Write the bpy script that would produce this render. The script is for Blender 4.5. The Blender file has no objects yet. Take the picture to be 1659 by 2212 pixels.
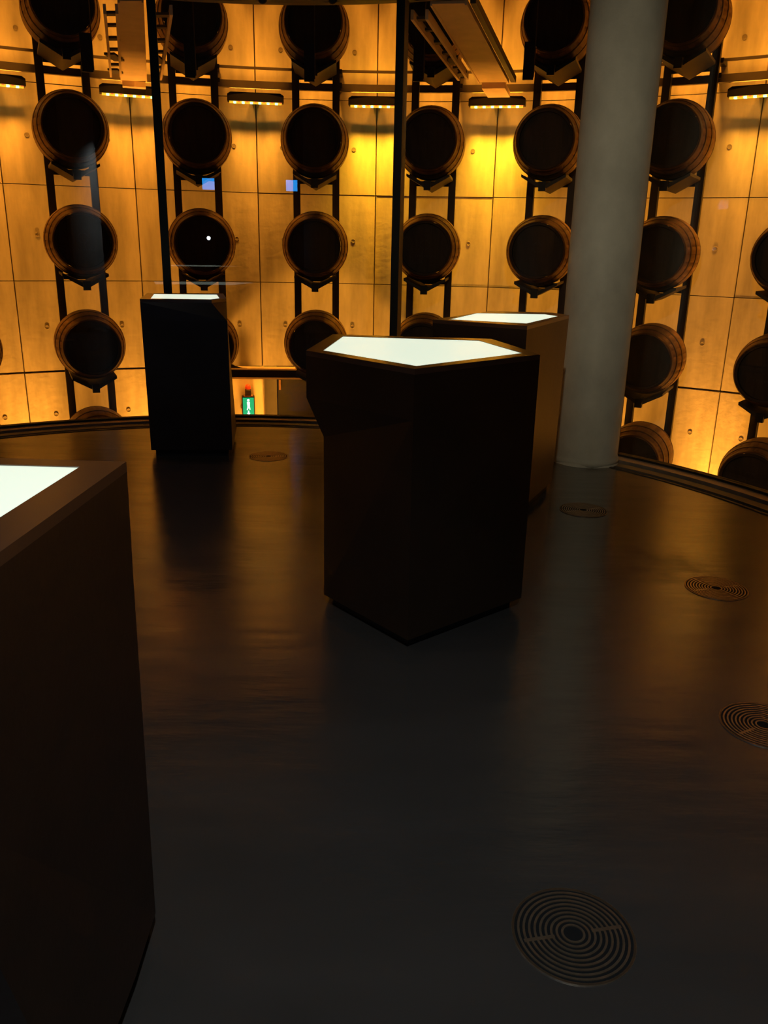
import bpy, bmesh, math, random
from mathutils import Vector, Matrix
random.seed(7)
S = bpy.context.scene
C = S.collection

# ------------------------------------------------------------------ camera
cam_d = bpy.data.cameras.new('camera'); cam = bpy.data.objects.new('camera', cam_d); C.objects.link(cam)
S.camera = cam
PITCH, ROLL, FPX = 0.31711, 0.02123, 1784.28
fw = Vector((0, math.cos(PITCH), -math.sin(PITCH)))
r0 = Vector((1, 0, 0)); d0 = fw.cross(r0)
right = math.cos(ROLL) * r0 - math.sin(ROLL) * d0
down = math.sin(ROLL) * r0 + math.cos(ROLL) * d0
m = Matrix((right, -down, -fw)).transposed()
cam.matrix_world = Matrix.Translation((0, 0, 1.5)) @ m.to_4x4()
cam_d.sensor_fit = 'VERTICAL'; cam_d.sensor_height = 36.0
cam_d.lens = FPX / 2212 * 36.0
cam_d.clip_start = 0.02; cam_d.clip_end = 60

# ------------------------------------------------------------------ world, exposure
w = bpy.data.worlds.new('world'); S.world = w; w.use_nodes = True
w.node_tree.nodes['Background'].inputs[0].default_value = (0.004, 0.004, 0.005, 1)
w.node_tree.nodes['Background'].inputs[1].default_value = 1.0
S.view_settings.view_transform = 'Standard'; S.view_settings.look = 'None'
S.view_settings.gamma = 1; S.view_settings.use_curve_mapping = False
S.view_settings.exposure = 0.2

# light strengths (watts) used by the lamp builders below
BAR_DOWN, BAR_UP, BAR_LOW, BAR_TOP, CEIL_SPOT = 12.5, 2.2, 28.0, 30.0, 58.0

# ------------------------------------------------------------------ helpers
WC = Vector((-0.481, 3.023)); GC = Vector((-0.959, 3.299)); RG = 3.83
PHI0, DPHI = -0.4162, 0.18015

def wp(R, phi, z=0.0): return Vector((WC.x + R * math.sin(phi), WC.y + R * math.cos(phi), z))
def gp(R, phi, z=0.0): return Vector((GC.x + R * math.sin(phi), GC.y + R * math.cos(phi), z))

def mesh(name, verts, faces, mat=None, smooth=False):
    me = bpy.data.meshes.new(name); me.from_pydata([tuple(v) for v in verts], [], faces); me.update()
    if mat: me.materials.append(mat)
    if smooth:
        for p in me.polygons: p.use_smooth = True
    return me
def obj(name, me, parent=None, loc=None, rz=0.0):
    o = bpy.data.objects.new(name, me); C.objects.link(o)
    if parent: o.parent = parent
    if loc is not None: o.location = loc
    o.rotation_euler = (0, 0, rz)
    return o
def tag(o, label, cat, group=None, kind=None):
    o['label'] = label; o['category'] = cat
    if group: o['group'] = group
    if kind: o['kind'] = kind
    return o
def thing(name, label, cat, loc=(0, 0, 0), rz=0.0, group=None):
    return tag(obj(name, None, None, loc, rz), label, cat, group)
def struct(name, me, loc=(0, 0, 0), rz=0.0, label=None):
    o = obj(name, me, None, loc, rz); o['kind'] = 'structure'
    if label: o['label'] = label
    return o
def copy_tree(o, parent=None):
    c = o.copy(); C.objects.link(c)
    if parent: c.parent = parent
    for ch in list(o.children): copy_tree(ch, c)
    return c

class MB:
    """collects shapes for one mesh"""
    def __init__(s): s.v = []; s.f = []
    def add(s, vs, fs):
        n = len(s.v); s.v += [tuple(v) for v in vs]; s.f += [tuple(i + n for i in f) for f in fs]; return s
    def box(s, x0, x1, y0, y1, z0, z1):
        return s.add([(x0,y0,z0),(x1,y0,z0),(x1,y1,z0),(x0,y1,z0),(x0,y0,z1),(x1,y0,z1),(x1,y1,z1),(x0,y1,z1)],
              [(0,3,2,1),(4,5,6,7),(0,1,5,4),(1,2,6,5),(2,3,7,6),(3,0,4,7)])
    def hexa(s, p):   # 8 points: bottom loop, top loop
        return s.add(p, [(0,3,2,1),(4,5,6,7),(0,1,5,4),(1,2,6,5),(2,3,7,6),(3,0,4,7)])
    def prism(s, poly, z0, z1):
        n = len(poly)
        return s.add([(x,y,z0) for x,y in poly] + [(x,y,z1) for x,y in poly],
              [tuple(range(n))[::-1], tuple(range(n, 2*n))] + [(i,(i+1)%n,n+(i+1)%n,n+i) for i in range(n)])
    def prism_xz(s, poly, y0, y1):   # outline in x-z, extruded along y
        n = len(poly)
        return s.add([(x,y0,z) for x,z in poly] + [(x,y1,z) for x,z in poly],
              [tuple(range(n)), tuple(range(n, 2*n))[::-1]] + [(i,n+i,n+(i+1)%n,(i+1)%n) for i in range(n)])
    def arc(s, c, R0, R1, a0, a1, z0, z1, n, close=False):
        vs = []; fs = []
        k = n if close else n + 1
        for i in range(k):
            a = a0 + (a1 - a0) * i / n; sx, cy = math.sin(a), math.cos(a)
            for R, z in ((R0,z0),(R1,z0),(R1,z1),(R0,z1)): vs.append((c[0]+R*sx, c[1]+R*cy, z))
        for i in range(n):
            a = 4*i; b = 4*((i+1) % k)
            for j in range(4): fs.append((a+j, a+(j+1)%4, b+(j+1)%4, b+j))
        if not close: fs += [(0,3,2,1), (4*n,4*n+1,4*n+2,4*n+3)]
        return s.add(vs, fs)
    def cyl(s, p0, p1, r, n=12, r2=None):
        p0 = Vector(p0); p1 = Vector(p1); d = (p1-p0).normalized()
        a = d.orthogonal().normalized(); b = d.cross(a); r2 = r if r2 is None else r2
        vs = [p0 + r*(math.cos(t)*a + math.sin(t)*b) for t in [2*math.pi*i/n for i in range(n)]]
        vs += [p1 + r2*(math.cos(t)*a + math.sin(t)*b) for t in [2*math.pi*i/n for i in range(n)]]
        return s.add(vs, [tuple(range(n))[::-1], tuple(range(n,2*n))] + [(i,(i+1)%n,n+(i+1)%n,n+i) for i in range(n)])
    def lathe(s, prof, n=32, axis='z'):   # prof: (r, h)
        vs = []; k = len(prof)
        for i in range(n):
            t = 2*math.pi*i/n
            for r, h in prof:
                vs.append((r*math.cos(t), r*math.sin(t), h) if axis == 'z' else (r*math.cos(t), h, r*math.sin(t)))
        fs = []
        for i in range(n):
            a = i*k; b = ((i+1) % n)*k
            for j in range(k-1): fs.append((a+j, b+j, b+j+1, a+j+1) if axis == 'z' else (a+j, a+j+1, b+j+1, b+j))
        return s.add(vs, fs)
    def me(s, name, mat, smooth=False, recalc=True):
        me = mesh(name, s.v, s.f, mat, smooth)
        if recalc:
            bm = bmesh.new(); bm.from_mesh(me); bmesh.ops.recalc_face_normals(bm, faces=bm.faces); bm.to_mesh(me); bm.free()
        return me

# ------------------------------------------------------------------ materials
def mat(name, col, rough=0.6, metal=0.0, spec=0.5, var=0.0, scale=(4,4,4), bump=0.0, bscale=30, rvar=0.0, emit=None, es=0.0, col2=None, detail=5, soft=.3, bmap=None):
    M = bpy.data.materials.new(name); M.use_nodes = True; nt = M.node_tree; b = nt.nodes['Principled BSDF']
    b.inputs['Base Color'].default_value = (*col, 1); b.inputs['Roughness'].default_value = rough
    b.inputs['Metallic'].default_value = metal; b.inputs['Specular IOR Level'].default_value = spec
    tc = nt.nodes.new('ShaderNodeTexCoord')
    if var or rvar:
        mp = nt.nodes.new('ShaderNodeMapping'); mp.inputs['Scale'].default_value = scale
        nt.links.new(tc.outputs['Object'], mp.inputs[0])
        no = nt.nodes.new('ShaderNodeTexNoise'); no.inputs['Scale'].default_value = 1.0; no.inputs['Detail'].default_value = detail
        no.inputs['Roughness'].default_value = 0.62
        nt.links.new(mp.outputs[0], no.inputs['Vector'])
        if var:
            r = nt.nodes.new('ShaderNodeValToRGB'); e = r.color_ramp.elements
            lo = col2 if col2 else tuple(c*(1-var) for c in col)
            e[0].position = soft; e[0].color = (*lo, 1)
            e[1].position = 1-soft; e[1].color = (*[min(1, c*(1+var*.5)) for c in col], 1)
            nt.links.new(no.outputs['Fac'], r.inputs[0]); nt.links.new(r.outputs[0], b.inputs['Base Color'])
        if rvar:
            mr = nt.nodes.new('ShaderNodeMapRange'); mr.inputs[1].default_value = soft; mr.inputs[2].default_value = 1-soft; mr.interpolation_type = 'SMOOTHSTEP'
            mr.inputs[3].default_value = rough - rvar; mr.inputs[4].default_value = rough + rvar
            nt.links.new(no.outputs['Fac'], mr.inputs[0]); nt.links.new(mr.outputs[0], b.inputs['Roughness'])
    if bump:
        n2 = nt.nodes.new('ShaderNodeTexNoise'); n2.inputs['Scale'].default_value = bscale; n2.inputs['Detail'].default_value = 4
        if bmap:
            m2 = nt.nodes.new('ShaderNodeMapping'); m2.inputs['Scale'].default_value = bmap
            nt.links.new(tc.outputs['Object'], m2.inputs[0]); nt.links.new(m2.outputs[0], n2.inputs['Vector'])
        else: nt.links.new(tc.outputs['Object'], n2.inputs['Vector'])
        bu = nt.nodes.new('ShaderNodeBump'); bu.inputs['Strength'].default_value = bump; bu.inputs['Distance'].default_value = 0.01
        nt.links.new(n2.outputs['Fac'], bu.inputs['Height']); nt.links.new(bu.outputs[0], b.inputs['Normal'])
    if emit:
        b.inputs['Emission Color'].default_value = (*emit, 1); b.inputs['Emission Strength'].default_value = es
    return M

M_conc = mat('cast_concrete', (.62,.57,.46), .8, var=.34, scale=(4,4,.9), bump=.35, bscale=14)
M_conc2 = mat('concrete_backing', (.16,.13,.1), .9, var=.2, scale=(2,2,2))
M_tie = mat('tie_plug', (.3,.26,.2), .8, var=.1)
M_floor = mat('dark_screed', (.072,.062,.054), .225, spec=.75, var=.2, scale=(1.1,3.4,2), bump=.3, bscale=1.0, bmap=(2.2,9,4), rvar=.06, detail=3, soft=.1)
M_floor.node_tree.nodes['Principled BSDF'].inputs['IOR'].default_value = 2.0
def stain(M, x, y):      # a worn dull patch in the screed
    nt = M.node_tree; b = nt.nodes['Principled BSDF']; N = nt.nodes.new; L = nt.links.new
    tc = N('ShaderNodeTexCoord'); sub = N('ShaderNodeVectorMath'); sub.operation = 'SUBTRACT'; sub.inputs[1].default_value = (x, y, 0)
    no = N('ShaderNodeTexNoise'); no.inputs['Scale'].default_value = 7; no.inputs['Detail'].default_value = 3
    ad = N('ShaderNodeVectorMath'); ad.operation = 'MULTIPLY_ADD'; ad.inputs[1].default_value = (.5,.5,0); ad.inputs[2].default_value = (-.25,-.25,0)
    a2 = N('ShaderNodeVectorMath'); a2.operation = 'ADD'; ln = N('ShaderNodeVectorMath'); ln.operation = 'LENGTH'
    sc = N('ShaderNodeVectorMath'); sc.operation = 'MULTIPLY'; sc.inputs[1].default_value = (1.0, .62, 1)
    mr = N('ShaderNodeMapRange'); mr.inputs[1].default_value = .25; mr.inputs[2].default_value = .06; mr.inputs[3].default_value = 0; mr.inputs[4].default_value = 1
    mx = N('ShaderNodeMath'); mx.operation = 'MULTIPLY_ADD'; mx.inputs[1].default_value = -.55; mx.inputs[2].default_value = .75
    L(tc.outputs['Object'], sub.inputs[0]); L(tc.outputs['Object'], no.inputs['Vector']); L(no.outputs['Color'], ad.inputs[0])
    L(sub.outputs[0], sc.inputs[0]); L(sc.outputs[0], a2.inputs[0]); L(ad.outputs[0], a2.inputs[1]); L(a2.outputs[0], ln.inputs[0]); L(ln.outputs['Value'], mr.inputs[0])
    L(mr.outputs[0], mx.inputs[0]); L(mx.outputs[0], b.inputs['Specular IOR Level'])
stain(M_floor, 1.42, 3.78)
M_floorlow = mat('lower_concrete', (.12,.11,.1), .8, var=.2)
M_black = mat('black_steel', (.012,.011,.01), .5, spec=.4, var=.2)
M_rail = mat('grey_steel', (.12,.10,.085), .5, metal=.2, var=.2)
M_kerb = mat('kerb_steel', (.32,.26,.22), .42, metal=.5, var=.25, scale=(6,6,6))
M_groove = mat('channel_dark', (.03,.028,.026), .6, var=.2)
M_ceil = mat('dark_ceiling', (.02,.02,.022), .9, var=.1)
M_dwall = mat('dark_wall', (.02,.02,.022), .85, var=.1)
M_col = mat('painted_column', (.42,.41,.37), .62, var=.22, scale=(3,3,2.2), bump=.1, bscale=40)
M_stave = mat('oak_staves', (.26,.14,.065), .6, var=.45, scale=(9,2,9), bump=.2, bscale=40)
M_hoop = mat('hoop_iron', (.13,.075,.04), .5, metal=.5, var=.3)
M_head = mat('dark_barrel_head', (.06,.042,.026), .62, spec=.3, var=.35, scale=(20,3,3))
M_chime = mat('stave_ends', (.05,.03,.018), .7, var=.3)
M_stencil = mat('faint_stencil', (.06,.055,.05), .7, var=.3)
M_cradle = mat('cradle_steel', (.055,.045,.035), .55, metal=.1, var=.2)
M_cab = mat('dark_cabinet', (.036,.018,.009), .42, spec=.4, var=.25, scale=(3,3,3), bump=.05, bscale=50)
M_frame = mat('bronze_brown_top', (.10,.047,.026), .28, spec=1.0, var=.15, scale=(8,8,8))
M_plinth = mat('black_plinth', (.008,.008,.008), .7, var=.1)
M_glow = mat('backlit_acrylic', (.7,.75,.7), .35, emit=(.80,.90,.72), es=.82)
M_vent = mat('vent_metal', (.52,.40,.27), .32, metal=.85, var=.2, scale=(30,30,30))
M_ventpit = mat('vent_pit', (.004,.004,.004), .9)
M_beam = mat('painted_steel_beam', (.85,.66,.44), .6, var=.15, scale=(4,4,4))
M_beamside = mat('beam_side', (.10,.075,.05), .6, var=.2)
M_door = mat('grey_door', (.025,.025,.025), .5, var=.15)
M_jamb = mat('grey_jamb', (.12,.115,.10), .7, var=.15)
M_handle = mat('copper_handle', (.6,.35,.2), .35, metal=.6)
M_green = mat('sign_green', (.0,.25,.13), .4, emit=(.0,.32,.17), es=.9)
M_white = mat('sign_white', (.8,.9,.9), .4, emit=(.45,1.0,.92), es=1.5)
M_red = mat('beacon_red', (.55,.06,.02), .3, emit=(.8,.07,.01), es=.12)
M_beacon = mat('beacon_base', (.055,.045,.035), .5, var=.1)
M_ledy = mat('led_amber', (.7,.5,.1), .4, emit=(1.0,.55,.03), es=1.0)
M_ledg = mat('led_green', (.4,.8,.4), .4, emit=(.25,1.0,.45), es=3.0)
M_ledr = mat('led_red', (.8,.2,.1), .4, emit=(1.0,.16,.03), es=1.3)
M_blue = mat('blue_screen', (.1,.3,.8), .4, emit=(.02,.34,1.0), es=8.0)
M_lamp = mat('lamp_lens', (.9,.9,.9), .4, emit=(.8,.92,1.0), es=40.0)
M_can = mat('lamp_can', (.02,.02,.02), .5, var=.1)

def glass_mat():
    M = bpy.data.materials.new('clear_glass'); M.use_nodes = True; nt = M.node_tree
    for n in list(nt.nodes): nt.nodes.remove(n)
    o = nt.nodes.new('ShaderNodeOutputMaterial'); mx = nt.nodes.new('ShaderNodeMixShader')
    t = nt.nodes.new('ShaderNodeBsdfTransparent'); t.inputs[0].default_value = (.97,.975,.965,1)
    g = nt.nodes.new('ShaderNodeBsdfGlossy'); g.inputs['Roughness'].default_value = 0.0; g.inputs[0].default_value = (1,1,1,1)
    f = nt.nodes.new('ShaderNodeFresnel'); f.inputs[0].default_value = 1.5
    ge = nt.nodes.new('ShaderNodeNewGeometry'); ml = nt.nodes.new('ShaderNodeMix'); ml.data_type = 'FLOAT'
    # on the way out of the pane the same Fresnel applies as on the way in
    f.inputs[0].default_value = 1.5
    inv = nt.nodes.new('ShaderNodeFresnel'); inv.inputs[0].default_value = 1/1.5
    nt.links.new(ge.outputs['Backfacing'], ml.inputs[0]); nt.links.new(f.outputs[0], ml.inputs[2]); nt.links.new(inv.outputs[0], ml.inputs[3])
    nt.links.new(ml.outputs[0], mx.inputs[0]); nt.links.new(t.outputs[0], mx.inputs[1]); nt.links.new(g.outputs[0], mx.inputs[2])
    nt.links.new(mx.outputs[0], o.inputs[0])
    return M
M_glass = glass_mat()

# ------------------------------------------------------------------ large structure: inner round room
FL_R = 3.50
mb = MB(); a0, a1 = math.radians(-140), math.radians(140)
# floor slab outline: round part plus the straight entrance part behind the camera
poly = [tuple(GC + FL_R*Vector((math.sin(a), math.cos(a)))) for a in [math.radians(-126.6 + 255.6*i/96) for i in range(97)]]
poly = poly[::-1] + []
xl, xr = -4.02, 2.02
poly = poly + [(xl+.3, 1.2), (xl, 1.0), (xl, -.9), (xr, -.9), (xr, .9), (xr-.25, 1.09)]
# remove duplicate kinks: keep the slab a simple ring-shaped polygon
mb.prism(poly, -.30, 0.0)
floor = struct('floor', mb.me('floor_slab', M_floor))
ANG0, ANG1 = math.radians(-126.6), math.radians(129.0)
ch = obj('edge_channel', MB().arc(GC, FL_R, 3.70, ANG0, ANG1, -.28, -.03, 96).me('edge_channel', M_groove), floor)
obj('channel_lip', MB().arc(GC, FL_R, 3.525, ANG0, ANG1, -.03, .004, 96).me('channel_lip', M_groove), floor)
obj('channel_bar', MB().arc(GC, 3.58, 3.665, ANG0, ANG1, -.03, .001, 96).me('channel_bar', M_rail), floor)
obj('edge_kerb', MB().arc(GC, 3.70, 3.80, ANG0, ANG1, -.28, .015, 96).me('edge_kerb', M_kerb), floor)
obj('glazing_channel', MB().arc(GC, 3.80, 3.86, ANG0, ANG1, -.28, .03, 96).me('glazing_channel', M_black), floor)

ceil = struct('ceiling', MB().prism([tuple(GC + 3.95*Vector((math.sin(a), math.cos(a)))) for a in [2*math.pi*i/64 for i in range(64)]][::-1], 3.5, 3.6).me('ceiling', M_ceil))
ring = struct('trim_1', MB().arc(GC, 3.74, 3.92, ANG0, ANG1, 3.20, 3.5, 96).me('ring_beam', M_black), label='dark curved steel ring above the glass')
for a in [math.radians(d) for d in (-32,-22.6,-9.2,-.4,7.7,17.5,26,36)]:
    q = gp(3.72, a, 3.19)
    b = MB().lathe([(.0,-.035),(.018,-.032),(.032,-.018),(.036,0),(.036,.03)], 14)
    obj('bolt_cap', b.me('bolt_cap', M_black, True), ring, q)

# curved glass wall in panes, each with its mullion
edges = [-126.6+28.4*i for i in range(10)]
for i in range(9):
    e0, e1 = edges[i], edges[i+1]
    wn = struct('window_%d' % (i+1), None)
    p = obj('glass_pane', MB().arc(GC, RG, RG+.012, math.radians(e0+.45), math.radians(e1-.45), .03, 3.20, 20).me('glass_pane', M_glass, False), wn)
    for f_ in p.data.polygons: f_.use_smooth = True
    try: p.data.set_sharp_from_angle(angle=math.radians(40))
    except Exception: pass
    am = math.radians(e1)
    obj('mullion', MB().box(-.032, .032, -.05, .07, .0, 3.22).me('mullion', M_black), wn, gp(RG, am, 0.0), -am)

# walls of the entrance part behind the camera
def flat(name, x0, x1, y0, y1, z0=-.3, z1=3.6): return struct(name, MB().box(x0,x1,y0,y1,z0,z1).me(name, M_dwall))
flat('wall_back', -4.2, 2.2, -1.05, -.9)
flat('wall_left', -4.17, -4.02, -.9, 1.0)
flat('wall_right', 2.02, 2.17, -.9, .9)
cb = struct('ceiling', MB().box(-4.17, 2.17, -1.05, 1.1, 3.6, 3.7).me('ceiling_back', M_ceil))

# ------------------------------------------------------------------ outer drum of concrete panels
ZR = [-2.35, -1.25, -.15, .95, 2.05, 3.15, 4.25, 5.35]
wall = struct('wall_front', None)
half = DPHI/2
def backing(p0, p1, z0, z1, n): obj('backing', MB().arc(WC, 8.44, 8.62, p0, p1, z0, z1, n).me('backing', M_conc2), wall)
pk = lambda k: PHI0 + (k+.5)*DPHI
OP0, OP1 = pk(1), pk(2)          # the doorway bay
backing(-math.pi+.0, OP0, -2.9, 5.6, 60); backing(OP0, OP1, -.15, 5.6, 3); backing(OP1, math.pi, -2.9, 5.6, 60)
panel_me = []
for r in range(len(ZR)-1):
    h = .022 if ZR[r] in (-1.25, -.15) else .004
    h2 = .022 if ZR[r+1] in (-.15,) else .004
    b = MB().arc((0, 0), 8.35, 8.44, -half+.0007, half-.0007, ZR[r]+.004, ZR[r+1]-h2, 6)
    me = b.me('concrete_panel', M_conc); bm = bmesh.new(); bm.from_mesh(me)
    bmesh.ops.bevel(bm, geom=[e for e in bm.edges if e.calc_length() > .3 and e.is_manifold and abs(e.calc_face_angle(0)) > .8], offset=.006, segments=1, affect='EDGES')
    bm.to_mesh(me); bm.free(); panel_me.append(me)
tie_me = MB().lathe([(.0,-.002),(.016,-.002),(.02,-.004),(.026,-.004),(.028,.0)], 12, 'y').me('tie_hole', M_tie)
for k in range(-4, 9):
    pc = PHI0 + (k+1)*DPHI - DPHI/2 + DPHI/2   # centre of the bay between rack k and rack k+1
    pc = PHI0 + k*DPHI                          # panels are centred on the racks, joints at mid bay
    for r in range(len(ZR)-1):
        if k == 2 and ZR[r] < -.2: continue
        jit = random.uniform(-.003, .003)
        pan = obj('concrete_panel', panel_me[r], wall, (WC.x + jit*math.sin(pc), WC.y + jit*math.cos(pc), 0), -pc)
        if -2 <= k <= 7:
            for dx in (-.052, .056):
                q = Vector((8.348*math.sin(dx), 8.348*math.cos(dx), ZR[r] + .54))
                obj('tie_hole', tie_me, pan, q, -dx)
struct('floor', MB().prism([tuple(WC + 8.7*Vector((math.sin(a), math.cos(a)))) for a in [2*math.pi*i/64 for i in range(64)]][::-1], -3.0, -2.9).me('lower_floor', M_floorlow))
struct('ceiling', MB().prism([tuple(WC + 8.7*Vector((math.sin(a), math.cos(a)))) for a in [2*math.pi*i/64 for i in range(64)]][::-1], 5.6, 5.7).me('drum_ceiling', M_ceil))

# doorway recess under the lintel
q0, q1 = wp(8.35, OP0), wp(8.35, OP1)
mid = (OP0+OP1)/2; wpc = wp(8.35, mid)
door = struct('door_1', None, wpc, -mid, 'dark grey door in the recess under the black beam')
hw = (q1-q0).length/2
obj('jamb', MB().box(-hw-.02, -hw+.17, .22, .30, -2.9, -.15).me('jamb', M_jamb), door)
obj('jamb', MB().box(hw-.17, hw+.02, .22, .30, -2.9, -.15).me('jamb', M_jamb), door)
obj('reveal', MB().box(-hw-.04, -hw, .0, .30, -2.9, -.15).me('reveal', M_conc), door)
obj('reveal', MB().box(hw, hw+.04, .0, .30, -2.9, -.15).me('reveal', M_conc), door)
obj('reveal_head', MB().box(-hw, hw, .08, .36, -.15, -.05).me('reveal_head', M_jamb), door)
for s in (-1, 1):
    d = obj('door_leaf', MB().box(min(s*.01, s*(hw-.18)), max(s*.01, s*(hw-.18)), .26, .31, -2.9, -.16).me('door_leaf', M_door), door)
obj('door_handle', MB().box(-hw+.20, -hw+.225, .225, .262, -.52, -.38).me('door_handle', M_handle), door)

# ------------------------------------------------------------------ big round column and its hidden siblings
def column(a_deg, label, first=None):
    q = gp(3.33, math.radians(a_deg))
    prof = [(.0,0),(.246,0),(.246,.03),(.240,.045),(.234,.06),(.236,3.5),(0,3.5)]
    t = thing('column', label, 'column', q)
    obj('shaft', MB().lathe(prof, 48).me('shaft', M_col, True), t)
    vs = []; n = 48
    b = MB(); pr = []
    for i in range(n):
        t_ = 2*math.pi*i/n; rr = .250 + .004*math.sin(5*t_) ; hh = .035 + .012*math.sin(3*t_+1)
        pr.append((rr, hh, t_))
    vs = [(rr*math.cos(t_), rr*math.sin(t_), 0.001) for rr,hh,t_ in pr] + [(.240*math.cos(t_), .240*math.sin(t_), hh) for rr,hh,t_ in pr]
    b.add(vs, [(i,(i+1)%n,n+(i+1)%n,n+i) for i in range(n)])
    obj('base_fillet', b.me('base_fillet', M_col, True), t)
    return t
c0 = column(0, 'tall round grey concrete column standing on the floor by the glass at right')
c0.location = (1.462, 5.905, 0)
for nm, (x, y) in (('tall round grey column behind the camera, right of the entrance', (.72,.12)),
                   ('tall round grey column behind the camera, left of the entrance', (-2.60,.10)),
                   ('tall round grey column beside the glass on the far left', (-4.30,2.80))):
    cc = copy_tree(c0); cc.location = (x, y, 0); cc['label'] = nm; cc['group'] = 'columns out of the picture'

# ------------------------------------------------------------------ light-table plinths
def inset(poly, s):
    cx = sum(p[0] for p in poly)/len(poly); cy = sum(p[1] for p in poly)/len(poly)
    return [(cx+(x-cx)*s, cy+(y-cy)*s) for x, y in poly]
def plinth_table(label, top, glow, verts, faces, bottom, ZT=1.09):
    o = Vector((sum(p[0] for p in bottom)/len(bottom), sum(p[1] for p in bottom)/len(bottom), 0))
    t = thing('display_plinth', label, 'plinth', o, 0, 'faceted display plinths with glowing tops')
    L = lambda ps: [(p[0]-o.x, p[1]-o.y) for p in ps]
    obj('cabinet', MB().add([(x-o.x, y-o.y, z) for x,y,z in verts], faces).me('cabinet', M_cab), t)
    obj('base', MB().prism(L(inset(bottom, .90)), 0, .06).me('base', M_plinth), t)
    n = len(top); m_ = len(glow); T = L(top); G = L(glow)
    assert n == m_
    v = [(x,y,ZT-.02) for x,y in T]+[(x,y,ZT) for x,y in T]+[(x,y,ZT) for x,y in G]+[(x,y,ZT-.02) for x,y in G]
    f = []
    for i in range(n):
        j = (i+1) % n
        f += [(i,j,n+j,n+i),(n+i,n+j,2*n+j,2*n+i),(2*n+i,2*n+j,3*n+j,3*n+i),(3*n+i,3*n+j,j,i)]
    obj('top_frame', MB().add(v, f).me('top_frame', M_frame), t)
    obj('light_panel', MB().prism(G, ZT-.018, ZT-.002).me('light_panel', M_glow), t)
    return t
ZB, ZC = .05, 1.07
# centre
Lc,BLc,BRc,Rc,Fc = (-.316,3.24),(-.251,3.84),(.467,3.787),(.599,3.272),(.094,2.811)
L2, BL2 = (-.250,3.262), (-.215,3.78)
V = [(*Fc,ZC),(*Rc,ZC),(*BRc,ZC),(*BLc,ZC),(*Lc,ZC),
     (*Fc,.911),(*Lc,.905),(*L2,.743),(*BLc,.88),
     (.101,2.85,ZB),(*Rc,ZB),(*BRc,ZB),(*BL2,ZB),(*L2,ZB),(*BL2,.72)]
F = [(0,4,6,5),(5,6,7),(5,7,13,9),(0,5,9,10,1),(1,10,11,2),(2,11,12,14,8,3),(3,8,6,4),(6,8,14,7),(7,14,12,13),(0,1,2,3,4),(9,13,12,11,10)]
plinth_table('dark five-sided plinth with glowing top standing nearest the centre of the floor',
    [Fc,Rc,BRc,BLc,Lc], [(.102,2.882),(.533,3.300),(.404,3.712),(-.200,3.766),(-.250,3.252)], V, F,
    [(.101,2.85),Rc,BRc,BL2,L2])
# far left
A=[(-1.694,5.786),(-1.216,5.842),(-1.150,6.03),(-1.274,6.56),(-1.821,6.425)]
Bt=[(-1.668,5.72),(-1.098,5.775),(-1.19,6.45),(-1.78,6.36)]
V = [(*p,ZC) for p in A] + [(-1.690,5.776,.95),(-1.108,5.815,.95),(-1.25,6.53,.95),(-1.815,6.42,.95)] + [(*p,ZB) for p in Bt]
F = [(0,1,6,5),(1,2,6),(2,3,7,6),(3,4,8,7),(4,0,5,8),(5,6,10,9),(6,7,11,10),(7,8,12,11),(8,5,9,12),(0,4,3,2,1),(9,10,11,12)]
plinth_table('dark plinth with glowing top at far left beside the glass, flat face forward',
    A, [(-1.640,5.858),(-1.235,5.905),(-1.198,6.03),(-1.300,6.44),(-1.752,6.362)], V, F, Bt)
# right, by the column
A=[(.733,4.441),(1.111,5.205),(1.04,5.37),(.65,5.387),(.249,4.706)]
Bt=[(.740,4.43),(1.075,5.12),(1.02,5.32),(.64,5.33),(.30,4.73)]
V=[(*p,ZC) for p in A]+[(*p,ZB) for p in Bt]
n=5; F=[(i,(i+1)%n,n+(i+1)%n,n+i) for i in range(n)]+[(0,1,2,3,4),(9,8,7,6,5)]
plinth_table('dark plinth with glowing top between the centre plinth and the grey column',
    A, [(.752,4.585),(1.026,5.115),(.97,5.245),(.548,5.215),(.345,4.735)], V, F, Bt)
# near left
A=[(-.494,1.525),(-.530,.80),(-1.12,.72),(-1.5,1.10),(-1.12,1.54)]
Bt=[(-.496,1.485),(-.491,1.314),(-.498,1.01),(-.905,1.505),(-1.0,1.51)]
V=[(*p,ZC) for p in A]+[(-.495,1.515,.86),(-.530,.80,.86),(-1.12,.72,.86),(-1.5,1.10,.86),(-1.12,1.54,.86)]+[(*p,ZB) for p in Bt]
F=[(i,(i+1)%5,5+(i+1)%5,5+i) for i in range(5)]+[(5,6,12,11,10),(6,7,12),(7,8,13,12),(8,9,14,13),(9,5,10,14),(0,1,2,3,4),(14,13,12,11,10)]
plinth_table('dark plinth with glowing top nearest the viewer, cut off by the left edge',
    A, [(-.567,1.481),(-.592,.99),(-1.10,.81),(-1.42,1.12),(-1.09,1.492)], V, F, Bt)

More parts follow.
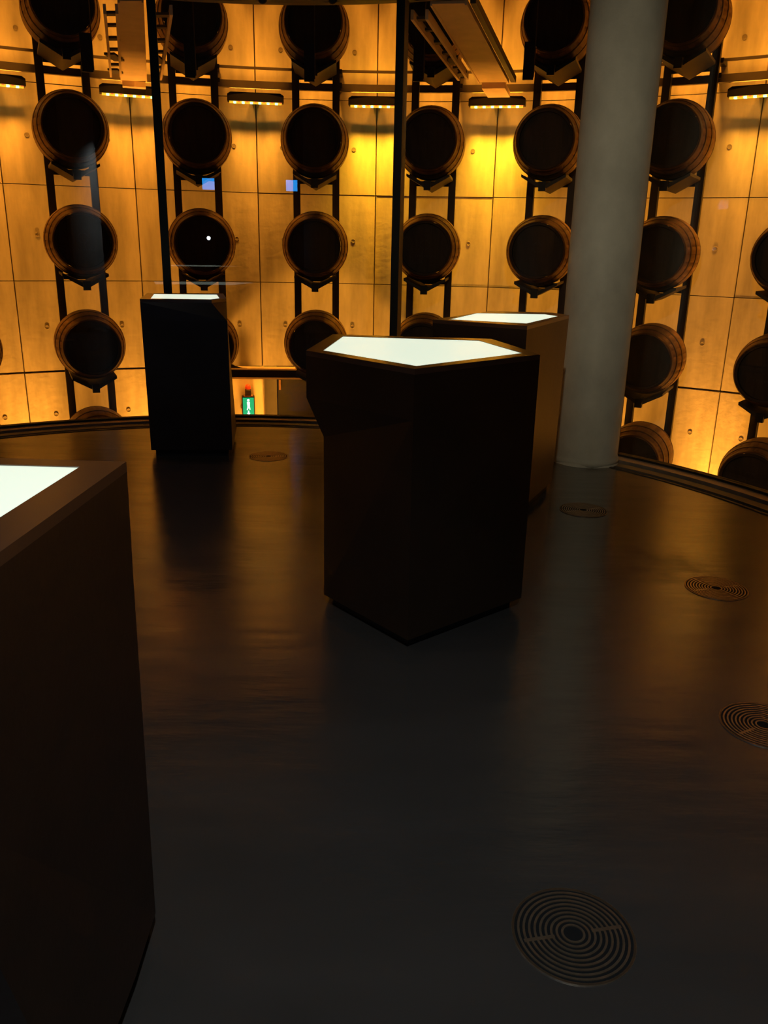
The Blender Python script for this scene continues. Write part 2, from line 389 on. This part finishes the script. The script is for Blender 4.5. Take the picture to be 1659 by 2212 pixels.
# ------------------------------------------------------------------ floor vents
vent_rings = []
VR = .138
for i in range(10):
    r = .022 + i*.0125
    vent_rings.append(MB().lathe([(r,-.004),(r,.003),(r+.0055,.003),(r+.0055,-.004),(r,-.004)], 56).me('ring', M_vent, False))
rim_me = MB().lathe([(VR-.004,-.004),(VR-.004,.003),(VR+.001,.003),(VR+.002,.0008)], 64).me('rim', M_vent)
pit_me = MB().lathe([(0,.0006),(VR,.0006)], 48).me('pit', M_ventpit, recalc=False)
for p in pit_me.polygons: pass
bridge_me = [MB().box(min(s*.045, s*.118), max(s*.045, s*.118), -.0045, .0045, .001, .0028).me('bridge', M_vent) for s in (-1, 1)]
def vent(x, y, label, rz=.2):
    t = thing('floor_vent', label, 'vent', (x, y, 0), rz, 'round floor vents')
    obj('pit', pit_me, t); obj('rim', rim_me, t); obj('bridge', bridge_me[0], t); obj('bridge', bridge_me[1], t)
    for me in vent_rings: obj('ring', me, t)
    return t
vent(.4536, 1.4992, 'round ringed metal vent in the dark floor nearest the viewer')
vent(1.2735, 2.3887, 'round ringed vent cut off by the right edge of the photo', .5)
vent(1.5477, 3.5397, 'round ringed vent beside a dark floor stain on the right', .3)
vent(-.8448, 5.8036, 'round ringed vent beside the far left plinth', .1)
vent(1.1868, 4.6868, 'round ringed vent in the shadow below the grey column', .4)

# ------------------------------------------------------------------ barrels and racks
NS = 28; HL = .41; RB, RE = .400, .308
def prof(t): return RE + (RB-RE)*(1-t*t)**1.0
b = MB(); nt_ = 15; vs=[]; fs=[]
per = 4
for i in range(NS):
    for j, (da, dr) in enumerate(((.0,-.004),(.08,0),(.5,.0012),(.92,0))):
        a = 2*math.pi*(i+da)/NS
        for q in range(nt_):
            t = -1 + 2*q/(nt_-1); r = prof(t)+dr
            vs.append((r*math.cos(a), HL*t, r*math.sin(a)))
N = NS*per
for i in range(N):
    for q in range(nt_-1):
        a_ = i*nt_+q; b_ = ((i+1)%N)*nt_+q
        fs.append((a_, a_+1, b_+1, b_))
b.add(vs, fs)
stave_me = b.me('staves', M_stave)
for p in stave_me.polygons: p.use_smooth = True
# rims (stave ends) at both ends
def chime(s):
    y = s*HL
    return MB().lathe([(RE-.004,y),(RE-.004,y+s*.003),(RE-.028,y+s*.003),(RE-.032,y-s*.045)], 56, 'y').me('chime', M_chime)
chime_f, chime_r = chime(-1), chime(1)
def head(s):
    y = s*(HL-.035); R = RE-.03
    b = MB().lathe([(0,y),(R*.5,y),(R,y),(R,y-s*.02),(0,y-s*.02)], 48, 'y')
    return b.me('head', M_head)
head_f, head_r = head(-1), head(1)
hoops = []
for t, wd in ((-.93,.045),(-.68,.036),(-.33,.036),(.33,.036),(.68,.036),(.93,.045)):
    y0, y1 = HL*t-wd/2, HL*t+wd/2
    p0, p1 = prof(y0/HL if abs(y0)<HL else math.copysign(1,y0)), prof(y1/HL if abs(y1)<HL else math.copysign(1,y1))
    hoops.append(MB().lathe([(p0-.002,y0),(p0+.0045,y0),(p1+.0045,y1),(p1-.002,y1)], 56, 'y').me('hoop', M_hoop, True))
# faint illegible stencil: round emblem over a row of strokes
b = MB(); yy = -(HL-.035)-.0012
for i in range(20):
    a = 2*math.pi*i/20
    if i % 5 == 0: continue
    b.box(.052*math.cos(a)-.006, .052*math.cos(a)+.006, yy, yy+.001, .04+.052*math.sin(a)-.005, .04+.052*math.sin(a)+.005)
rs = random.Random(3)
for i in range(9):
    x = -.11+i*.0275; hgt = rs.uniform(.012,.022)
    b.box(x-.006, x+.004, yy, yy+.001, -.085-hgt/2, -.085+hgt/2)
sten_me = b.me('stencil_mark', M_stencil)

def make_barrel():
    t = thing('barrel', 'x', 'barrel')
    obj('staves', stave_me, t); obj('chime', chime_f, t); obj('chime', chime_r, t)
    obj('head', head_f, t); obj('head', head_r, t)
    for h_ in hoops: obj('hoop', h_, t)
    h0 = t.children[3]
    s = bpy.data.objects.new('stencil_mark', sten_me); C.objects.link(s); s.parent = h0; s['kind'] = 'stuff'
    return t
ZROW = [3.7575-1.1664*j for j in range(5)]
RACK = {-1:'in the rack cut off by left edge', 0:'in the leftmost whole rack', 1:'in the rack behind the far plinth',
        2:'in the rack above the doorway beam', 3:'in the rack right of the central mullion', 4:'in the rack left of the grey column',
        5:'in the rack partly behind the grey column', 6:'in the rack cut off by right edge'}
ROW = ['top, partly framed, barrel', 'second barrel down, under the light bar row,', 'middle barrel, third down,', 'fourth barrel down', 'lowest visible barrel']
ROW = ['dark oak barrel, topmost in view', 'dark oak barrel, second from the top', 'dark oak barrel, third from the top', 'dark oak barrel, fourth from the top', 'dark oak barrel, fifth from the top']
# rack builder: local +Y is outward, origin at rack centre line on the posts' radius
RP = 8.06; BC = 7.60
def post_mesh(z0, z1): return MB().box(-.043,.043,-.04,.05,z0,z1).me('post', M_black)
post_full, post_short = post_mesh(-2.9, 5.6), post_mesh(-.135, 5.6)
cr = MB()   # V-shaped cradle plate under a barrel, in barrel coordinates (origin = barrel centre)
cr.prism_xz([(-.25,-.375),(0,-.515),(.25,-.375),(.25,-.345),(.04,-.445),(-.04,-.445),(-.25,-.345)], -.30, .40)
cradle_me = cr.me('cradle', M_cradle)
web_me = MB().box(-.04,.04,-.36,-.30,-.525,-.425).me('cradle_web', M_black)
arm = MB()
arm.box(-.20,.20,.401,.43,-.44,-.38)
arm_me = arm.me('cradle_arm', M_black)
rail_me = MB().box(-.2,.2,-.02,.03,-.03,.03).me('cross_bar', M_black)
base_barrel = None
for k in range(-2, 8):
    ph = PHI0 + k*DPHI; q = wp(RP, ph, 0)
    rk = thing('barrel_rack', {-2:'tall black steel barrel rack left of the photo',7:'tall black steel barrel rack right of the photo'}.get(k, 'tall pair of black steel posts, ' + RACK.get(k,'').replace('in the rack ','').replace('in the ','')), 'rack', q, -ph, 'barrel racks along the round concrete wall')
    for s in (-1, 1): obj('post', post_short if k == 2 else post_full, rk, (s*.2437, 0, 0))
    for j, z in enumerate(ZROW):
        if k == 2 and j == 4: continue
        c = obj('cradle', cradle_me, rk, (0, BC-RP, z)); obj('cradle_web', web_me, c); (k == 2 and j == 3) or obj('cradle_arm', arm_me, c)
    if k in (-2, 7): continue
    for j, z in enumerate(ZROW):
        if (k == 2 and j == 4): continue
        q = wp(BC, ph, z)
        if base_barrel is None: base_barrel = bb = make_barrel()
        else: bb = copy_tree(base_barrel)
        bb.location = q; bb.rotation_euler = (0, 0, -ph)
        bb['label'] = ROW[j] + ' ' + RACK[k]; bb['group'] = 'oak barrels on the wall racks'
        rot = random.uniform(-.12,.12)
rk_lbl = {-1:'pair of black rack posts cut off by the left edge',0:'leftmost whole pair of black rack posts carrying barrels',1:'pair of black rack posts behind the far left plinth',
  2:'pair of black rack posts ending on the doorway beam',3:'pair of black rack posts just right of the central mullion',4:'pair of black rack posts directly left of grey column',
  5:'pair of black rack posts partly behind the grey column',6:'pair of black rack posts cut off by the right edge'}
i = -2
for o in [o for o in S.objects if o.name.startswith('barrel_rack')]:
    if i in rk_lbl: o['label'] = rk_lbl[i]
    i += 1

# horizontal rails behind the posts
R1 = thing('support_rail', 'thick dark curved rail running along the wall above the light bars', 'rail', (WC.x, WC.y, 3.26))
obj('rail', MB().arc((0,0), 8.13, 8.19, -1.1, 1.2, -.04, .04, 90).me('rail', M_rail), R1)
R2 = thing('conduit', 'thin dark conduit running along the wall above the thick rail', 'pipe', (WC.x, WC.y, 3.44))
obj('tube', MB().arc((0,0), 8.13, 8.155, -1.1, 1.2, -.014, .014, 90).me('tube', M_rail), R2)
for k in range(-3, 9):
    ph = PHI0+k*DPHI+.035
    obj('clip', MB().box(-.03,.03,8.10,8.349,.0,.05).me('clip', M_black), R1, (0,0,.0), -(ph+.0))
    obj('clip', MB().box(-.03,.03,8.12,8.349,-.03,.02).me('clip', M_black), R2, (0,0,0), -(ph+.0))

# lintel beam over the doorway
lo, hi = wp(8.06, PHI0+1*DPHI)+Vector((0,0,0)), wp(8.06, PHI0+3*DPHI)
ph = PHI0+2*DPHI; bl = thing('lintel_beam', 'black steel beam with bright flange edges over the doorway, right of far plinth', 'beam', wp(7.98, ph, -.20), -ph)
obj('web', MB().box(-1.20,1.20,.02,.20,-.055,.045).me('web', M_black), bl)
obj('upper_flange', MB().box(-1.20,.30,.0,.20,.045,.063).me('upper_flange', M_beam), bl)
obj('lower_flange', MB().box(-1.20,1.20,.0,.20,-.075,-.055).me('lower_flange', M_beam), bl)
g = MB(); pts=[(-1.2,.0),(-.93,.0)]+[(-.93-.27*math.sin(t), .17-.17*math.cos(t)) for t in [math.pi/2*i/8 for i in range(1,9)]]
g.prism_xz(pts, .02, .05)
obj('concave_plate', g.me('concave_plate', M_black), bl, (0,0,.063))  # black plate with a concave edge, on the beam's left end

# ------------------------------------------------------------------ light bars
led_h = MB().prism_xz([(-.34,-.0),(.34,-.0),(.34,.075),(.30,.10),(-.30,.10),(-.34,.075)], -.06, .07).me('housing', M_black)
led_s = MB().box(-.315,.315,-.052,-.012,-.022,.002).me('lens_strip', M_ledy)
dg = MB().box(-.016,.016,-.056,-.02,-.024,-.004).me('diode', M_ledg)
dr = MB().box(-.014,.014,-.056,-.02,-.010,.0015).me('diode', M_ledr)
def area(name, parent, loc, rot, sx, sy, power, col, spread=None):
    l = bpy.data.lights.new(name, 'AREA'); l.shape = 'RECTANGLE'; l.size = sx; l.size_y = sy; l.energy = power; l.color = col
    if spread: l.spread = spread
    o = bpy.data.objects.new(name, l); C.objects.link(o); o.parent = parent; o.location = loc; o.rotation_euler = rot
    return o
ORANGE = (1.0, .33, .025); HOT = (1.0, .44, .02); YEL = (1.0, .38, .03)
place = {-2:'left of the photo', -1:'at the upper left edge', 0:'below the left ceiling beam', 1:'second from the left mullion', 2:'left of the central mullion',
         3:'below the right ceiling beam', 4:'behind the grey column', 5:'at the upper right edge', 6:'right of the photo'}
colr = {-2:ORANGE,-1:ORANGE,0:ORANGE,1:(1.0,.36,.03),2:HOT,3:HOT,4:YEL,5:YEL,6:ORANGE}
powr = {-2:.8,-1:.8,0:.78,1:.82,2:1.6,3:1.75,4:.9,5:.8,6:.8}
BAY = {-3:'far left of the picture', -2:'left of the picture', -1:'left of the leftmost whole rack', 0:'in line with the left ceiling beam', 1:'left of the doorway', 2:'right of the doorway', 3:'in line with the right ceiling beam', 4:'behind the grey column', 5:'left of the right edge', 6:'right of the picture', 7:'far right of the picture'}
for k in range(-2, 7):
    ph = PHI0+(k+.5)*DPHI
    t = thing('light_bar', 'slim coloured light bar fixed to the wall, ' + place[k], 'lamp', wp(8.20, ph, 3.075), -ph, 'coloured light bars along the wall')
    obj('housing', led_h, t); obj('lens_strip', led_s, t)
    obj('bracket', MB().box(-.05,.05,.06,.148,.02,.09).me('bracket', M_black), t)
    for i in range(6):
        obj('diode', dg, t, (-.25+i*.10, 0, 0)); obj('diode', dr, t, (-.20+i*.10, 0, 0))
    area('bar_light', t, (0, -.03, -.03), (math.radians(0), 0, 0), .60, .03, BAR_DOWN*powr[k], colr[k], math.radians(68))
    area('bar_uplight', t, (0, -.03, .11), (math.radians(180-4), 0, 0), .60, .03, BAR_UP, colr[k], math.radians(80))
# lower and upper rows of bars, outside the frame
for row, z, up, pw, lbl in ((0, -2.62, True, BAR_LOW, 'light bar near the lower floor'), (1, 5.35, False, BAR_TOP, 'light bar near the drum ceiling')):
    for k in range(-3, 8):
        if row == 0 and k in (1, 2): pass
        ph = PHI0+(k+(.5 if row == 0 else 0))*DPHI
        t = thing('light_bar', lbl + ', ' + BAY[k], 'lamp', wp(7.95 if row == 0 else 7.75, ph, z), -ph, 'wall washing bars out of the picture ' + ('below' if row == 0 else 'above'))
        obj('housing', led_h, t)
        if row == 0:
            obj('stand', MB().box(-.03,.03,-.03,.03,-.28,.0).me('stand', M_black), t)
            area('bar_light', t, (0,.0,.12), (math.radians(180-6), 0, 0), .6, .05, pw, (1.0,.36,.035), math.radians(46))
        else:
            obj('hanger', MB().box(-.03,.03,-.03,.03,.1,.25).me('hanger', M_black), t)
            area('bar_light', t, (0,-.02,-.03), (math.radians(11), 0, 0), .5, .05, pw, ORANGE, math.radians(62))

# ------------------------------------------------------------------ steel beams with cable ladders above the glass
def fat(p, dz): return (p[0], p[1], p[2]+dz)
def beam(label, quad, zt, side_r, ladders, shoe=.2):
    # quad: near-left, near-right, far-right, far-left at the soffit level
    o = Vector(((quad[0][0]+quad[1][0])/2, (quad[0][1]+quad[1][1])/2, zt))
    t = thing('roof_beam', label, 'beam', o)
    Q = [(p[0]-o.x, p[1]-o.y) for p in quad]
    obj('soffit', MB().prism(Q, 0, .02).me('soffit', M_beam), t)
    c0 = ((Q[0][0]+Q[1][0])/2, (Q[0][1]+Q[1][1])/2); c1 = ((Q[2][0]+Q[3][0])/2, (Q[2][1]+Q[3][1])/2)
    obj('web', MB().prism([(c0[0]-.02,c0[1]),(c0[0]+.02,c0[1]),(c1[0]+.02,c1[1]),(c1[0]-.02,c1[1])], .02, .22).me('web', M_beamside), t)
    for a_, b_, s in ((0,3,-1),(1,2,1)):
        obj('edge_flange', MB().prism([(Q[a_][0]-.008,Q[a_][1]),(Q[a_][0]+.008,Q[a_][1]),(Q[b_][0]+.008,Q[b_][1]),(Q[b_][0]-.008,Q[b_][1])], -.012, .03).me('edge_flange', M_beam), t)
    if side_r:
        q1, q2 = Q[1], Q[2]
        obj('side_channel', MB().prism([(q1[0]+.03,q1[1]),(q1[0]+.075,q1[1]),(q2[0]+.085,q2[1]),(q2[0]+.03,q2[1])], .0, .06).me('side_channel', M_beamside), t)
    # end shoe bolted to the wall
    d = Vector((c1[0]-c0[0], c1[1]-c0[1])).normalized(); n_ = Vector((-d.y, d.x))
    e = Vector(c1); far = e + d*shoe
    obj('end_shoe', MB().prism([tuple(e+n_*.13), tuple(e-n_*.13), tuple(far-n_*.13), tuple(far+n_*.13)], -.06, .0).me('end_shoe', M_beam), t)
    for lab, nl, nr, fr, flt in ladders:
        P = [Vector(p[:2])-Vector((o.x,o.y)) for p in (nl, nr, fr, flt)]
        L_ = thing('cable_ladder', lab, 'cable tray', (o.x, o.y, zt-.03))
        for a_, b_ in ((P[0],P[3]),(P[1],P[2])):
            obj('side_rail', MB().prism([(a_.x-.012,a_.y),(a_.x+.012,a_.y),(b_.x+.012,b_.y),(b_.x-.012,b_.y)], -.03, .04).me('side_rail', M_beam), L_)
        for i, f_ in enumerate((.06,.2,.38,.55,.68,.82,.95)):
            a_ = P[0].lerp(P[3], f_); b_ = P[1].lerp(P[2], f_); wd = (.04,.03,.05,.035,.16,.035,.10)[i]
            obj('rung', MB().prism([(a_.x,a_.y-wd),(b_.x,b_.y-wd),(b_.x,b_.y+wd),(a_.x,a_.y+wd)], .0, .02).me('rung', M_beamside), L_)
ZBm = 3.20
bq = [(-2.11,7.198),(-1.922,7.184),(-2.853,10.608),(-3.153,10.643)]
beam('pale steel ceiling beam at upper left beside the left mullion', bq, ZBm, False,
  [('cable ladder of pale rails and dark rungs left of the left ceiling beam', (-2.262,7.33),(-2.165,7.32),(-2.98,10.05),(-3.09,10.06)),
   ('cable ladder of pale rails and dark rungs right of the left ceiling beam', (-1.88,7.33),(-1.74,7.32),(-2.575,10.18),(-2.64,10.19))])
bq = [(.274,7.10),(.532,7.06),(1.279,10.215),(.959,10.252)]
beam('pale steel ceiling beam slanting down at upper centre right', bq, ZBm, True,
  [('cable ladder slanting beside the left side of the right ceiling beam', (.137,7.31),(.250,7.29),(.785,9.75),(.70,9.83))], .62)

# small dark plates on thin rods between glass and racks, one before each barrel column
for k, (ph, z) in enumerate(((-.391,3.30),(-.243,3.32),(-.062,3.34),(.107,3.36),(.275,3.36))):
    q = wp(7.05, ph, z)
    t = thing('hanging_plate', ('short dark hanging plate before the leftmost whole barrel rack','short dark hanging plate right of the left mullion','short dark hanging plate before the rack above the doorway',
        'short dark hanging plate just right of central mullion','short dark hanging plate left of the grey column')[k], 'bracket', q, -ph, 'hanging plates before the barrel racks')
    obj('plate', MB().box(-.055,.055,-.02,.02,-.20,.16).me('plate', M_can), t)
    obj('rod', MB().cyl((.06,-.02,-.18),(.06,-.02,2.30),.006,8).me('rod', M_rail), t)

# ------------------------------------------------------------------ exit sign and beacon
def face_at(u_phi, R, z): return wp(R, u_phi, z)
ph = math.atan2(-1.838-WC.x, 10.907-WC.y)
t = thing('exit_sign', 'small upright lit green sign with white running figure beside the doorway', 'sign', wp(8.26, ph, -.68), -ph)
obj('case', MB().box(-.085,.085,-.03,.085,-.15,.13).me('case', M_black), t)
obj('sign_face', MB().box(-.074,.074,-.034,-.030,-.14,.12).me('sign_face', M_green), t)
g = MB()
yA, yB = -.038, -.034
fc = [o for o in t.children if o.name.startswith('sign_face')][0]
obj('pictogram_head', MB().cyl((0,yA,.085),(0,yB,.085),.017,12).me('pictogram_head', M_white), fc)
obj('pictogram_body', MB().prism_xz([(-.02,.062),(.02,.062),(.017,.0),(.026,-.045),(.012,-.045),(.003,-.008),(-.010,-.05),(-.024,-.05),(-.014,.0)], yA, yB).me('pictogram_body', M_white), fc)
obj('arrow', MB().prism_xz([(-.009,-.058),(.009,-.058),(.009,-.09),(.024,-.09),(0,-.125),(-.024,-.09),(-.009,-.09)], yA, yB).me('arrow', M_white), fc)
obj('bracket', MB().box(-.06,.06,-.02,.085,.13,.142).me('bracket', M_handle), t)
t = thing('warning_beacon', 'small red domed beacon mounted above the green sign', 'lamp', wp(8.27, ph, -.50), -ph)
obj('mount', MB().box(-.04,.04,-.03,.079,-.035,.03).me('mount', M_beacon), t)
obj('collar', MB().lathe([(0,.03),(.042,.03),(.042,.05),(0,.05)], 20).me('collar', M_beacon), t)
obj('dome', MB().lathe([(.040,.05),(.040,.075),(.036,.095),(.026,.11),(.012,.118),(0,.12)], 20).me('dome', M_red, True), t)

# ------------------------------------------------------------------ lamps and screens behind the camera (seen as reflections in the glass)
for x, z, lb in ((-.98,2.35,'small blue lit screen on the dark wall behind the viewer, nearer the middle'), (-2.38,2.37,'small blue lit screen on the dark wall behind the viewer, further left')):
    t = thing('wall_screen', lb, 'screen', (x, -.9, z), 0, 'blue screens behind the viewer')
    obj('case', MB().box(-.12,.12,.0,.03,-.11,.11).me('case', M_black), t)
    obj('display', MB().box(-.10,.10,.03,.034,-.09,.09).me('display', M_blue), t)
for x, lb in ((-.95,'small bright white lamp on the dark wall behind the viewer, left one'), (-.34,'small bright white lamp on the dark wall behind the viewer, right one')):
    t = thing('wall_lamp', lb, 'lamp', (x, -.9, 1.483), 0, 'white lamps behind the viewer')
    obj('can', MB().cyl((0,0,0),(0,.10,0),.05,16).me('can', M_can), t)
    obj('lens', MB().cyl((0,.10,0),(0,.104,0),.03,16).me('lens', M_lamp), t)
def ceiling_spot(x, y, aim, power, lb, size=95, col=(.86,.95,1.0)):
    t = thing('ceiling_spot', lb, 'lamp', (x, y, 3.5), 0, 'ceiling spotlights above the viewer')
    d = (Vector(aim)-Vector((x,y,3.3))).normalized()
    obj('stem', MB().cyl((0,0,0),(0,0,-.14),.012,8).me('stem', M_can), t)
    q = Vector((0,0,-.18))
    b = MB().cyl(q-d*.07, q+d*.06, .045, 16)
    obj('can', b.me('can', M_can), t)
    l = bpy.data.lights.new('spot', 'SPOT'); l.energy = power; l.spot_size = math.radians(size); l.spot_blend = 1.0; l.shadow_soft_size = .04; l.color = col
    o = bpy.data.objects.new('spot', l); C.objects.link(o); o.parent = t; o.location = q + d*.07
    o.rotation_euler = d.to_track_quat('-Z', 'Y').to_euler()
ceiling_spot(.35, 1.9, (1.45,5.9,1.6), CEIL_SPOT*2.1, 'black ceiling spotlight aimed at the grey column', 60, (1.0,.83,.52))
ceiling_spot(.12, -.1, (.2,1.3,0), CEIL_SPOT*1.7, 'black ceiling spotlight aimed at the near floor', 78, (.82,.93,1.0))
ceiling_spot(-2.4, 2.6, (-2.3,3.6,0), CEIL_SPOT*.4, 'black ceiling spotlight over the left floor', 120, (.95,.9,.85))
